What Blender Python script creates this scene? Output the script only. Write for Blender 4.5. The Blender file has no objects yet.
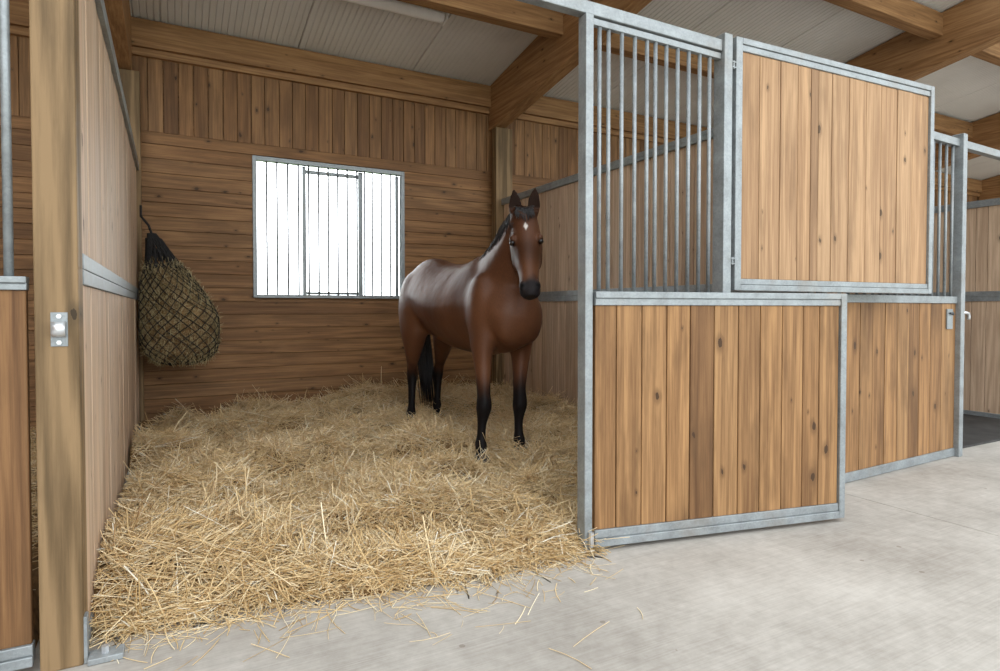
import bpy, math, random
import numpy as np
from mathutils import Vector, Matrix
from mathutils import noise as mnoise
random.seed(7); rng = np.random.default_rng(7)
C = bpy.context.scene.collection
sin, cos, PI = math.sin, math.cos, math.pi

# ------------------------------------------------------------------ camera constants
F, CX, HY, YAW, CAMH = 610.0, 500.0, 309.0, math.radians(28), 1.2
PITCH = math.atan(13.5 / F)
CY = HY + 13.5
def bearing(px):                      # horizontal bearing (from +Y towards +X) seen at image column px
    return YAW + math.atan((px - CX) / F)
def on_line(px, p0, p1):              # distance along the wall line p0->p1 of what stands at column px
    b = bearing(px); dx, dy = sin(b), cos(b)
    ex, ey = p1[0] - p0[0], p1[1] - p0[1]; L = math.hypot(ex, ey); ex /= L; ey /= L
    det = dx * (-ey) + dy * ex
    return (dx * (-p0[1]) + dy * p0[0]) / -det if False else ((p0[1] * dx - p0[0] * dy) / (ex * dy - ey * dx))

# ------------------------------------------------------------------ materials
def new_mat(name):
    m = bpy.data.materials.new(name); m.use_nodes = True
    nt = m.node_tree; b = nt.nodes['Principled BSDF']; return m, nt, b
def N(nt, t, **kw):
    n = nt.nodes.new(t)
    for k, v in kw.items():
        if k in n.inputs: n.inputs[k].default_value = v
        else: setattr(n, k, v)
    return n
def math_n(nt, op, a, b=None, c=None):
    n = nt.nodes.new('ShaderNodeMath'); n.operation = op
    for i, v in enumerate((a, b, c)):
        if v is None: continue
        if isinstance(v, (int, float)): n.inputs[i].default_value = v
        else: nt.links.new(v, n.inputs[i])
    return n.outputs[0]
def ramp(nt, fac, stops):
    r = nt.nodes.new('ShaderNodeValToRGB'); els = r.color_ramp.elements
    while len(els) < len(stops): els.new(0.5)
    for e, (p, c) in zip(els, stops): e.position = p; e.color = (*c, 1)
    nt.links.new(fac, r.inputs[0]); return r.outputs[0]
def mixc(nt, fac, a, b, mode='MIX'):
    n = nt.nodes.new('ShaderNodeMix'); n.data_type = 'RGBA'; n.blend_type = mode
    for s, v in ((n.inputs[0], fac), (n.inputs[6], a), (n.inputs[7], b)):
        if isinstance(v, (int, float)): s.default_value = v
        elif isinstance(v, tuple): s.default_value = (*v, 1)
        else: nt.links.new(v, s)
    return n.outputs[2]
def noise_tex(nt, vec, scale, detail=4, rough=.55, dist=0.0):
    n = N(nt, 'ShaderNodeTexNoise'); n.inputs['Scale'].default_value = scale; n.inputs['Detail'].default_value = detail
    n.inputs['Roughness'].default_value = rough; n.inputs['Distortion'].default_value = dist
    nt.links.new(vec, n.inputs['Vector']); return n.outputs['Fac']
def wood(name, axis, dark, light, tint=.35, knots=1.0, rough=.62, stain=.35, fine=1.0, rw=.16, nrm=1):
    m, nt, b = new_mat(name)
    tc = N(nt, 'ShaderNodeTexCoord'); g = N(nt, 'ShaderNodeNewGeometry')
    rnd = g.outputs['Random Per Island']
    off = N(nt, 'ShaderNodeCombineXYZ')
    nt.links.new(math_n(nt, 'MULTIPLY', rnd, 37.0), off.inputs[0]); nt.links.new(math_n(nt, 'MULTIPLY', rnd, 91.0), off.inputs[1]); nt.links.new(math_n(nt, 'MULTIPLY', rnd, 61.0), off.inputs[2])
    add = N(nt, 'ShaderNodeVectorMath', operation='ADD'); nt.links.new(tc.outputs['Object'], add.inputs[0]); nt.links.new(off.outputs[0], add.inputs[1])
    def scaled(al, ac):
        mp = N(nt, 'ShaderNodeMapping'); s = [ac, ac, ac]; s[axis] = al
        mp.inputs['Scale'].default_value = s; nt.links.new(add.outputs[0], mp.inputs['Vector']); return mp.outputs[0]
    broad = noise_tex(nt, scaled(.30, 6), 1, 2, .45, 0)
    rings = math_n(nt, 'SINE', math_n(nt, 'MULTIPLY', broad, 46.0))
    rings = math_n(nt, 'MULTIPLY_ADD', rings, .5, .5)
    fineg = noise_tex(nt, scaled(2.2, 85 * fine), 1, 6, .68)
    grain = math_n(nt, 'ADD', math_n(nt, 'MULTIPLY', rings, rw), math_n(nt, 'MULTIPLY', fineg, 1 - rw))
    col = ramp(nt, grain, [(.30, dark), (.5, tuple(.5 * (a + c) for a, c in zip(dark, light))), (.66, light)])
    # a tone of its own for every board
    tone = ramp(nt, rnd, [(0, (1 - tint, 1 - tint * 1.1, 1 - tint * 1.15)), (.35, (1, .97, .93)), (.6, (.93, .95, .97)), (.8, (1 - tint * .5, 1 - tint * .6, 1 - tint * .7)), (1, (1.0, 1.0, 1.0))])
    col = mixc(nt, 1.0, col, tone, 'MULTIPLY')
    # weather stains
    st = noise_tex(nt, scaled(1.3, 5), 1, 4, .6)
    stf = math_n(nt, 'MULTIPLY', math_n(nt, 'SMOOTH_MIN', math_n(nt, 'MAXIMUM', math_n(nt, 'MULTIPLY_ADD', st, 4.5, -2.3), 0), 1, .1), stain)
    col = mixc(nt, stf, col, tuple(c * .55 for c in dark))
    # knots
    vo = N(nt, 'ShaderNodeTexVoronoi', voronoi_dimensions='2D'); vo.inputs['Scale'].default_value = 1.0; vo.inputs['Randomness'].default_value = 1.0
    sx = N(nt, 'ShaderNodeSeparateXYZ'); nt.links.new(add.outputs[0], sx.inputs[0]); cx = N(nt, 'ShaderNodeCombineXYZ')
    nt.links.new(math_n(nt, 'MULTIPLY', sx.outputs[({0, 1, 2} - {axis, nrm}).pop()], 6.5), cx.inputs[0]); nt.links.new(math_n(nt, 'MULTIPLY', sx.outputs[axis], 3.4), cx.inputs[1])
    wob = noise_tex(nt, scaled(16, 30), 1, 3, .6); wv3 = N(nt, 'ShaderNodeVectorMath', operation='ADD'); nt.links.new(cx.outputs[0], wv3.inputs[0])
    cw = N(nt, 'ShaderNodeCombineXYZ'); nt.links.new(math_n(nt, 'MULTIPLY_ADD', wob, .16, -.08), cw.inputs[0]); nt.links.new(math_n(nt, 'MULTIPLY_ADD', fineg, .14, -.07), cw.inputs[1]); nt.links.new(cw.outputs[0], wv3.inputs[1])
    nt.links.new(wv3.outputs[0], vo.inputs['Vector'])
    sep = N(nt, 'ShaderNodeSeparateColor'); nt.links.new(vo.outputs['Color'], sep.inputs[0])
    size = math_n(nt, 'MULTIPLY', math_n(nt, 'GREATER_THAN', sep.outputs[0], 1 - .55 * knots), math_n(nt, 'MULTIPLY_ADD', math_n(nt, 'POWER', sep.outputs[1], 2.0), .075, .03))
    kn = math_n(nt, 'LESS_THAN', math_n(nt, 'ADD', vo.outputs['Distance'], math_n(nt, 'MULTIPLY', fineg, .03)), size)
    hm_ = N(nt, 'ShaderNodeMapRange', interpolation_type='SMOOTHSTEP'); nt.links.new(math_n(nt, 'DIVIDE', vo.outputs['Distance'], math_n(nt, 'ADD', size, .0001)), hm_.inputs[0]); hm_.inputs[1].default_value = .9; hm_.inputs[2].default_value = 2.6; hm_.inputs[3].default_value = .55; hm_.inputs[4].default_value = 0.0
    halo = hm_.outputs[0]
    col = mixc(nt, halo, col, tuple(c * .6 for c in dark))
    col = mixc(nt, math_n(nt, 'MULTIPLY', kn, .92), col, tuple(c * .28 for c in dark))
    nt.links.new(col, b.inputs['Base Color']); b.inputs['Roughness'].default_value = rough
    b.inputs['Specular IOR Level'].default_value = .3
    bp = N(nt, 'ShaderNodeBump'); bp.inputs['Strength'].default_value = .25; bp.inputs['Distance'].default_value = .002
    nt.links.new(grain, bp.inputs['Height']); nt.links.new(bp.outputs[0], b.inputs['Normal'])
    return m
X_, Y_, Z_ = 0, 1, 2
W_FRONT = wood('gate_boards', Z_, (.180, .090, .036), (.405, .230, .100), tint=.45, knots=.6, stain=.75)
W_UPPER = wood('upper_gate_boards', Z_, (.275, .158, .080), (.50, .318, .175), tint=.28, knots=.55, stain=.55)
W_PART = wood('partition_boards', Z_, (.46, .32, .22), (.72, .55, .40), tint=.3, knots=.4, stain=.35, nrm=0)
W_WALLH = wood('wall_boards_horizontal', X_, (.165, .082, .034), (.370, .200, .088), tint=.32, knots=.6, stain=.5)
W_WALLV = wood('wall_boards_vertical', Z_, (.155, .078, .034), (.345, .188, .084), tint=.45, knots=.6, stain=.5)
W_BEAMX = wood('beam_timber', X_, (.20, .102, .043), (.39, .225, .105), tint=.1, knots=.5, stain=.3, fine=.6)
W_BEAMY = wood('rafter_timber', Y_, (.22, .112, .048), (.42, .245, .115), tint=.1, knots=.6, stain=.3, fine=.6, nrm=0)
W_POST = wood('post_timber', Z_, (.120, .078, .037), (.262, .176, .092), tint=.1, knots=.45, stain=.5, fine=.6, rw=.34)

def galv():
    m, nt, b = new_mat('galvanised_steel'); tc = N(nt, 'ShaderNodeTexCoord')
    vo = N(nt, 'ShaderNodeTexVoronoi'); vo.inputs['Scale'].default_value = 110; nt.links.new(tc.outputs['Object'], vo.inputs['Vector'])
    sep = N(nt, 'ShaderNodeSeparateColor'); nt.links.new(vo.outputs['Color'], sep.inputs[0])
    n2 = noise_tex(nt, tc.outputs['Object'], 9, 5, .65)
    f = math_n(nt, 'ADD', math_n(nt, 'MULTIPLY', sep.outputs[0], .12), math_n(nt, 'MULTIPLY', n2, .88))
    col = ramp(nt, f, [(.25, (.185, .20, .203)), (.5, (.275, .302, .315)), (.75, (.37, .405, .425))])
    gr = math_n(nt, 'MULTIPLY', math_n(nt, 'MINIMUM', math_n(nt, 'MAXIMUM', math_n(nt, 'MULTIPLY_ADD', noise_tex(nt, tc.outputs['Object'], 2.6, 5, .65), 5, -2.7), 0), 1), .45)
    col = mixc(nt, gr, col, (.26, .215, .165))
    nt.links.new(col, b.inputs['Base Color']); b.inputs['Metallic'].default_value = .35
    nt.links.new(math_n(nt, 'MULTIPLY_ADD', n2, .35, .28), b.inputs['Roughness'])
    return m
GALV = galv()
def plain(name, col, rough=.6, metal=0.0, var=.0, scale=12):
    m, nt, b = new_mat(name)
    tc = N(nt, 'ShaderNodeTexCoord'); n = noise_tex(nt, tc.outputs['Object'], scale, 4)
    c = ramp(nt, n, [(.3, tuple(v * (1 - var) for v in col)), (.7, tuple(min(1, v * (1 + var)) for v in col))])
    nt.links.new(c, b.inputs['Base Color']); b.inputs['Roughness'].default_value = rough; b.inputs['Metallic'].default_value = metal
    return m
DARKM = plain('dark_recess_steel', (.10, .11, .12), .5, .5, .2)
ZINC = plain('bright_zinc', (.62, .64, .66), .3, .7, .1, 30)
BLACK = plain('black_rope', (.012, .011, .012), .8, 0, .3)
RUBBER = plain('rubber_mat', (.035, .034, .033), .75, 0, .5, 5)
GRASS = plain('grass', (.16, .26, .08), .9, 0, .3, 2)
LEAF = plain('hedge_leaves', (.13, .22, .07), .9, 0, .5, 3)
PLASTIC = plain('lamp_diffuser', (.86, .86, .83), .35, 0, .03)
LAMPBODY = plain('lamp_housing', (.78, .78, .76), .5, 0, .05)

def concrete():
    m, nt, b = new_mat('concrete'); tc = N(nt, 'ShaderNodeTexCoord'); o = tc.outputs['Object']
    n1 = noise_tex(nt, o, .9, 6, .62); n2 = noise_tex(nt, o, 14, 5, .7)
    mp = N(nt, 'ShaderNodeMapping'); mp.inputs['Scale'].default_value = (3, 120, 1); mp.inputs['Rotation'].default_value = (0, 0, math.radians(55)); nt.links.new(o, mp.inputs['Vector'])
    n3 = noise_tex(nt, mp.outputs[0], 1, 3, .5)
    f = math_n(nt, 'ADD', math_n(nt, 'MULTIPLY', n1, .55), math_n(nt, 'ADD', math_n(nt, 'MULTIPLY', n2, .27), math_n(nt, 'MULTIPLY', n3, .18)))
    col = ramp(nt, f, [(.32, (.26, .236, .205)), (.48, (.405, .378, .340)), (.62, (.54, .512, .468))])
    vo = N(nt, 'ShaderNodeTexVoronoi'); vo.inputs['Scale'].default_value = 9; nt.links.new(o, vo.inputs['Vector'])
    sep = N(nt, 'ShaderNodeSeparateColor'); nt.links.new(vo.outputs['Color'], sep.inputs[0])
    spot = math_n(nt, 'MULTIPLY', math_n(nt, 'LESS_THAN', math_n(nt, 'ADD', vo.outputs['Distance'], math_n(nt, 'MULTIPLY', n2, .1)), math_n(nt, 'MULTIPLY', math_n(nt, 'GREATER_THAN', sep.outputs[0], .9), .15)), .5)
    col = mixc(nt, spot, col, (.16, .12, .085))
    nt.links.new(col, b.inputs['Base Color']); b.inputs['Roughness'].default_value = .7; b.inputs['Specular IOR Level'].default_value = .35
    bp = N(nt, 'ShaderNodeBump'); bp.inputs['Strength'].default_value = .3; bp.inputs['Distance'].default_value = .003
    nt.links.new(math_n(nt, 'ADD', n3, n2), bp.inputs['Height']); nt.links.new(bp.outputs[0], b.inputs['Normal'])
    return m
CONC = concrete()
def ceiling_mat():
    m, nt, b = new_mat('ceiling_sheeting'); tc = N(nt, 'ShaderNodeTexCoord'); o = tc.outputs['Object']
    n1 = noise_tex(nt, o, 1.3, 4)
    col = ramp(nt, n1, [(.3, (.64, .63, .60)), (.7, (.74, .73, .70))])
    nt.links.new(col, b.inputs['Base Color']); b.inputs['Roughness'].default_value = .5
    return m
CEIL = ceiling_mat()

def glass_mat():
    m = bpy.data.materials.new('window_glass'); m.use_nodes = True; nt = m.node_tree
    nt.nodes.clear(); out = nt.nodes.new('ShaderNodeOutputMaterial'); mx = nt.nodes.new('ShaderNodeMixShader')
    t = nt.nodes.new('ShaderNodeBsdfTransparent'); g = nt.nodes.new('ShaderNodeBsdfGlossy'); g.inputs['Roughness'].default_value = .02
    fr = nt.nodes.new('ShaderNodeFresnel'); fr.inputs[0].default_value = 1.45
    nt.links.new(fr.outputs[0], mx.inputs[0]); nt.links.new(t.outputs[0], mx.inputs[1]); nt.links.new(g.outputs[0], mx.inputs[2]); nt.links.new(mx.outputs[0], out.inputs[0])
    return m
GLASS = glass_mat()
CLEAR = glass_mat(); CLEAR.name = 'added_rooflight_polycarbonate'
for n_ in CLEAR.node_tree.nodes:
    if n_.type == 'BSDF_TRANSPARENT': n_.inputs[0].default_value = (.82, .84, .84, 1)
    if n_.type == 'BSDF_GLOSSY': n_.inputs['Roughness'].default_value = .3
def attr_mat(name, attr, stops, rough=.6, spec=.4):
    m, nt, b = new_mat(name); a = N(nt, 'ShaderNodeAttribute'); a.attribute_name = attr
    nt.links.new(ramp(nt, a.outputs['Fac'], stops), b.inputs['Base Color']); b.inputs['Roughness'].default_value = rough
    b.inputs['Specular IOR Level'].default_value = spec
    return m
STRAW = attr_mat('straw', 'rnd', [(0, (.32, .19, .08)), (.25, (.62, .42, .19)), (.6, (.86, .66, .37)), (.85, (.96, .84, .60)), (1, (.97, .92, .78))], .45, .5)
HAY = attr_mat('hay', 'rnd', [(0, (.16, .115, .05)), (.4, (.40, .31, .15)), (.8, (.62, .51, .28)), (1, (.80, .72, .46))], .6)
UNDER = plain('shaded_straw_underlayer', (.20, .115, .045), .9, 0, .45, 22)  # dark colour paints in the shade of the hollows between stalks

# ------------------------------------------------------------------ mesh builder
class MB:
    def __init__(s, M=None): s.v = []; s.f = []; s.M = M or Matrix.Identity(4)
    def box(s, a, b):
        x0, y0, z0 = a; x1, y1, z1 = b; n = len(s.v)
        for p in ((x0,y0,z0),(x1,y0,z0),(x1,y1,z0),(x0,y1,z0),(x0,y0,z1),(x1,y0,z1),(x1,y1,z1),(x0,y1,z1)): s.v.append(tuple(s.M @ Vector(p)))
        for q in ((0,3,2,1),(4,5,6,7),(0,1,5,4),(1,2,6,5),(2,3,7,6),(3,0,4,7)): s.f.append(tuple(n+i for i in q))
        return s
    def ring_loft(s, rings, caps=True):
        n = len(s.v); k = len(rings[0])
        for r in rings:
            for p in r: s.v.append(tuple(s.M @ Vector(p)))
        for i in range(len(rings) - 1):
            for j in range(k):
                s.f.append((n+i*k+j, n+i*k+(j+1) % k, n+(i+1)*k+(j+1) % k, n+(i+1)*k+j))
        if caps:
            s.f.append(tuple(n + j for j in reversed(range(k)))); m = n + (len(rings)-1) * k
            s.f.append(tuple(m + j for j in range(k)))
        return s
    def tube(s, pts, r, k=8):
        pts = [Vector(p) for p in pts]; rings = []; up = None
        for i, p in enumerate(pts):
            d = (pts[min(i+1, len(pts)-1)] - pts[max(i-1, 0)]).normalized()
            if up is None:
                up = Vector((0, 0, 1)) if abs(d.z) < .9 else Vector((1, 0, 0))
            u = d.cross(up).normalized(); w = u.cross(d).normalized(); up = w
            rr = r[i] if isinstance(r, (list, tuple)) else r
            rings.append([p + (u * cos(2*PI*j/k) + w * sin(2*PI*j/k)) * rr for j in range(k)])
        return s.ring_loft(rings)
def link(name, mb, mat, root=None, bevel=0, smooth=False):
    me = bpy.data.meshes.new(name)
    off = root_loc(root) if root else Vector((0, 0, 0))
    me.from_pydata([(v[0]-off.x, v[1]-off.y, v[2]-off.z) for v in mb.v], [], mb.f)
    if smooth: me.polygons.foreach_set('use_smooth', [True] * len(me.polygons))
    me.materials.append(mat); me.update()
    o = bpy.data.objects.new(name, me); C.objects.link(o)
    if root: o.parent = root
    if bevel:
        b = o.modifiers.new('edge', 'BEVEL'); b.width = bevel; b.segments = 2 if bevel > .0025 else 1; b.limit_method = 'ANGLE'; b.angle_limit = .6
    return o
def root_loc(o):
    v = Vector((0, 0, 0))
    while o is not None: v = v + o.location; o = o.parent
    return v
def thing(name, loc, label, cat, group=None):
    o = bpy.data.objects.new(name, None); C.objects.link(o); o.location = loc; o.empty_display_size = .1
    o['label'] = label; o['category'] = cat
    if group: o['group'] = group
    return o
def tag(o, label, cat, group=None, kind=None):
    o['label'] = label; o['category'] = cat
    if group: o['group'] = group
    if kind: o['kind'] = kind
    return o
def struct(o, label=None):
    o['kind'] = 'structure'
    if label: o['label'] = label
    return o
def place(mb_verts_world, loc): pass
def solo(name, mb, mat, loc, label, cat, group=None, bevel=0, smooth=False, kind=None):     # a thing that is one mesh, origin at its base
    l = Vector(loc); mb.v = [(v[0]-l.x, v[1]-l.y, v[2]-l.z) for v in mb.v]
    o = link(name, mb, mat, None, bevel, smooth); o.location = l
    return tag(o, label, cat, group, kind)
def frame(p0, p1):                    # local frame: x along p0->p1, y to its left (into the stall), z up
    e = Vector((p1[0]-p0[0], p1[1]-p0[1], 0)); L = e.length; e.normalize(); nrm = Vector((-e.y, e.x, 0))
    M = Matrix(((e.x, nrm.x, 0, p0[0]), (e.y, nrm.y, 0, p0[1]), (0, 0, 1, 0), (0, 0, 0, 1)))
    return M, L
def boards_v(M, xs, z0, z1, y0, y1, gap=.005, jit=.002):
    mb = MB(M)
    for a, b in zip(xs[:-1], xs[1:]):
        j = random.uniform(-jit, jit)
        mb.box((a + gap/2, y0 + j, z0), (b - gap/2, y1 + j, z1))
    return mb
def spaced(a, b, w, var=.0):
    xs = [a]
    while xs[-1] < b - w * .6: xs.append(xs[-1] + w * random.uniform(1 - var, 1 + var))
    k = (b - a) / (xs[-1] - a) if len(xs) > 1 else 1
    return [a + (x - a) * k for x in xs]

# ------------------------------------------------------------------ the setting
YR = 7.10                               # inside face of the rear wall
XL, XR = -8.4, 20.0
RS = .153                               # roof pitch (rise per metre towards the aisle)
ZC = 4.07                               # underside of the roof sheeting at the rear wall
def zc(y): return ZC + (YR - y) * RS
YO = 3.56                              # the opaque sheeting ends here; beyond it unseen clear sheets are added to light the stall
YF = .6                               # front edge of the roof
WX0, WX1, WZ0, WZ1 = .765, 2.44, 1.335, 2.845

fl = MB(); fl.box((XL, -14, -.12), (3.828, YR + .25, 0)).box((3.834, -14, -.12), (XR, YR + .25, 0)).box((XL, -14, -.2), (XR, YR + .25, -.01)); f_o = struct(link('floor', fl, CONC))
mb = MB()
# wide sloping roof panels with narrow ribs
pw = 1.33; x = -8.08
while x < XR:
    nr = 22
    for i in range(nr):
        a = x + pw * i / nr; b = x + pw * (i + 1) / nr - .003; h = .004
        if i == nr - 1: b = x + pw - .014
        rings = []
        for (xx, dz) in ((a, .005), (a + .008, 0), (b - .008, 0), (b, .005)):
            rings.append([(xx, YR + .2, zc(YR + .2) + dz), (xx, YO, zc(YO) + dz), (xx, YO, zc(YO) + .05), (xx, YR + .2, zc(YR + .2) + .05)])
        mb.ring_loft(rings)
    x += pw
mb.ring_loft([[(xx, YR + .25, zc(YR + .25) + .03), (xx, YO, zc(YO) + .03), (xx, YO, zc(YO) + .14), (xx, YR + .25, zc(YR + .25) + .14)] for xx in (XL, XR)])
ceil_o = struct(link('ceiling', mb, CEIL))
mb = MB(); mb.ring_loft([[(xx, YO, zc(YO) + .05), (xx, YF, zc(YF) + .05), (xx, YF, zc(YF) + .054), (xx, YO, zc(YO) + .054)] for xx in (XL, XR)])
link('added_rooflight_sheet', mb, CLEAR, ceil_o)  # guessed sheet out of view, added to let daylight down onto the straw

# rear wall: horizontal boards low, upright boards above
wall = MB()
ZS = 2.985
zs = spaced(0, ZS - .12, .146, .04) + [ZS]
for a, b in zip(zs[:-1], zs[1:]):
    segs = []
    cuts = [XL, -4.55, -.42, 3.68, 7.78, 11.88, 15.98, XR]
    for c0, c1 in zip(cuts[:-1], cuts[1:]):
        if c0 < WX0 < c1 and a < WZ1 and b > WZ0: segs += [(c0, WX0), (WX1, c1)]
        else: segs.append((c0, c1))
    for s0, s1 in segs:
        j = random.uniform(-.002, .002)
        za, zb = a + .002, b - .002
        if s0 == cuts[2] and s1 == cuts[3] or True:
            if s1 > WX0 and s0 < WX1 and not (s1 <= WX0 + 1e-6 or s0 >= WX1 - 1e-6):
                if a < WZ0 < b: zb = WZ0
                if a < WZ1 < b: za = WZ1
        wall.box((s0 + .001, YR + j, za), (s1 - .001, YR + .035, zb))
wo = struct(link('wall_rear', wall, W_WALLH, None, .002))
mb = MB(); xs = spaced(XL, XR, .142, .08)
for a, b in zip(xs[:-1], xs[1:]):
    j = random.uniform(-.002, .002); mb.box((a + .003, YR + .005 + j, ZS), (b - .003, YR + .035, 3.74))
link('upright_boards', mb, W_WALLV, wo, .002)
mb = MB()
for a in (((XL, YR + .036, 0), (WX0, YR + .1, 4.2)), ((WX1, YR + .036, 0), (XR, YR + .1, 4.2)), ((WX0, YR + .036, 0), (WX1, YR + .1, WZ0)), ((WX0, YR + .036, WZ1), (WX1, YR + .1, 4.2))): mb.box(*a)
link('backing', mb, W_WALLH, wo)
mb = MB(); mb.box((XL, YR - .09, 3.79), (XR, YR + .04, 4.06)); tr = struct(link('trim_1', mb, W_BEAMX, None, .006))
mb = MB(); mb.box((XL, YR - .045, 3.715), (XR, YR + .03, 3.788)); struct(link('trim_2', mb, W_BEAMX, None, .004))
mb = MB(); mb.box((XL - .1, -9, 0), (XL, YR + .25, 5.6)); struct(link('wall_left', mb, W_WALLV))
mb = MB(); mb.box((XR, -2, 0), (XR + .1, YR + .25, 5.6)); struct(link('wall_right', mb, W_WALLV))

# window
w = bpy.data.objects.new('window_1', None); C.objects.link(w); w.location = (WX0, YR, WZ0); struct(w)
mb = MB(); t = .038; y0, y1 = YR - .018, YR + .06
mb.box((WX0 - .02, y0, WZ0 - .012), (WX0 + t - .015, y1, WZ1 + .012)).box((WX1 - t + .015, y0, WZ0 - .012), (WX1 + .02, y1, WZ1 + .012))
mb.box((WX0 + t - .015, y0, WZ1 - .035), (WX1 - t + .015, y1, WZ1 + .012)).box((WX0 + t - .015, y0, WZ0 - .012), (WX1 - t + .015, y1, WZ0 + .025))
link('window_frame', mb, GALV, w, .003)
P0, P1 = (0, YR + .07), (1, YR + .07)
sx0, sx1 = on_line(305, P0, P1), on_line(361, P0, P1)
mb = MB(); ya, yb = YR + .062, YR + .09
mb.box((sx0 - .02, ya, WZ0 + .02), (sx0 + .02, yb, WZ1 - .035)).box((sx1 - .025, ya, WZ0 + .02), (sx1 + .025, yb, WZ1 - .035))
mb.box((sx0 + .02, ya, WZ0 + .03), (sx1 - .025, yb, WZ0 + .06)).box((sx0 + .02, ya, WZ1 - .11), (sx1 - .025, yb, WZ1 - .07))
mb.box((WX1 - .07, ya, WZ0 + .02), (WX1 - .03, yb, WZ1 - .035))
link('sliding_frame', mb, GALV, w, .002)
mb = MB(); mb.box((WX0 + .01, YR + .094, WZ0), (WX1 - .01, YR + .098, WZ1)); link('window_glass', mb, GLASS, w)
PB = (0, YR + .025), (1, YR + .025)
for p in (267.6, 278, 288.7, 299.3, 309.5, 319.4, 329, 338.5, 347.9, 357.5, 365, 372.8, 381.8, 390.8):
    xx = on_line(p, *PB); mb = MB(); mb.tube([(xx, YR + .025, WZ0 + .02), (xx, YR + .025, WZ1 - .03)], .0105, 8)
    link('window_bar', mb, GALV, w, 0, True)

# outside the window: a field and a hedge
mb = MB(); mb.box((-60, YR + .3, -.5), (80, 120, -.2)); struct(link('ground', mb, GRASS))

# roof rafters, purlins and posts
RX = [-4.56, -.44, 3.68, 7.78, 11.88, 15.98]
def rafter(x0, label):
    mb = MB(); d = .58; yb, yf = YR - .02, YF
    mb.ring_loft([[(xx, yb, zc(yb) - .012), (xx, yf, zc(yf) - .012), (xx, yf, zc(yf) - d), (xx, yb, zc(yb) - d)] for xx in (x0 - .085, x0 + .085)])
    return solo('roof_rafter', mb, W_BEAMY, (x0, yb, zc(yb) - d), label, 'rafter', 'sloping rafters under the roof', .008)
names = ['sloping timber rafter over the stall at the far left edge', 'sloping timber rafter above the left partition, ending on the rear left post', 'sloping timber rafter rising from the post behind the horse',
         'large sloping timber rafter above the boarded upper gate', 'sloping timber rafter seen over the right hand grille', 'farthest sloping timber rafter at the right edge']
for x0, l in zip(RX, names): rafter(x0, l)
def purlin(x0, x1, y, label):
    mb = MB(); z = zc(y); mb.box((x0 + .087, y - .07, z - .275), (x1 - .087, y + .07, z - .024))
    return solo('roof_purlin', mb, W_BEAMX, ((x0 + x1) / 2, y, z - .275), label, 'purlin', 'purlins between the rafters', .006)
purlin(RX[1], RX[2], 5.42, 'timber purlin behind the tube lamp, above the horse')
purlin(RX[2], RX[3], 5.42, 'timber purlin seen through the bars of the grille')
purlin(RX[2], RX[3], 3.87, 'timber purlin meeting the large rafter above the upper gate')
purlin(RX[3], RX[4], 3.87, 'short timber purlin at the top right corner')
purlin(RX[3], RX[4], 5.42, 'timber purlin under the ceiling right of the large rafter')
mb = MB()
Y5 = YR - .015
def rear_post(x0, x1, y0, label):
    mb = MB(); mb.box((x0, y0, 0), (x1, YR - .095, zc(y0) - .60))
    return solo('timber_post', mb, W_POST, ((x0 + x1) / 2, y0, 0), label, 'post', None, .005)
rear_post(-.53, -.355 + .07, 6.90, 'square timber post in the rear left corner behind the hay net')
rear_post(3.60, 3.84, 6.88, 'square timber post in the rear corner behind the horse')
rear_post(7.69, 7.87, 6.88, 'square timber post at the rear of the far partition')
# front left post with its steel keeper
pr = thing('timber_post', (-.343, 2.51, 0), 'thick weathered timber post in the left foreground with steel keeper', 'post')
mb = MB(); mb.box((-.405, 2.45, .0), (-.285, 2.57, zc(2.5) - .60)); link('shaft', mb, W_POST, pr, .005)
kp = MB(); kx, kz = -.338, 1.133
kp.box((kx - .0235, 2.446, kz - .056), (kx + .0235, 2.4495, kz + .056))
kpo = link('keeper', kp, GALV, pr, .001)
s = MB(); prof = [(-.026, 0), (-.022, .014), (-.010, .022), (.010, .022), (.022, .014), (.026, 0)]
for yy in (0,):
    rings = []
    for (dz, dy) in prof:
        rings.append([(kx - .019, 2.445 - dy, kz + dz), (kx + .019, 2.445 - dy, kz + dz), (kx + .019, 2.441 - dy, kz + dz * .93 if abs(dz) < .02 else kz + dz), (kx - .019, 2.441 - dy, kz + dz)])
    s.ring_loft(rings)
link('strap', s, ZINC, kpo, 0, True)
for dz in (-.043, .043):
    s = MB(); s.tube([(kx, 2.446, kz + dz), (kx, 2.440, kz + dz)], .008, 6); link('bolt', s, ZINC, kpo)
mb = MB(); mb.box((-.29, 2.455, 0), (-.275, 2.50, .16)); link('foot_bracket', mb, GALV, pr, .001)
mb = MB(); mb.box((-.274, 2.43, .001), (-.17, 2.50, .022)); link('floor_plate', mb, GALV, pr, .003)
mb = MB(); mb.tube([(-.225, 2.465, .02), (-.225, 2.465, .045)], .012, 6); link('bolt', mb, ZINC, pr)

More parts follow.
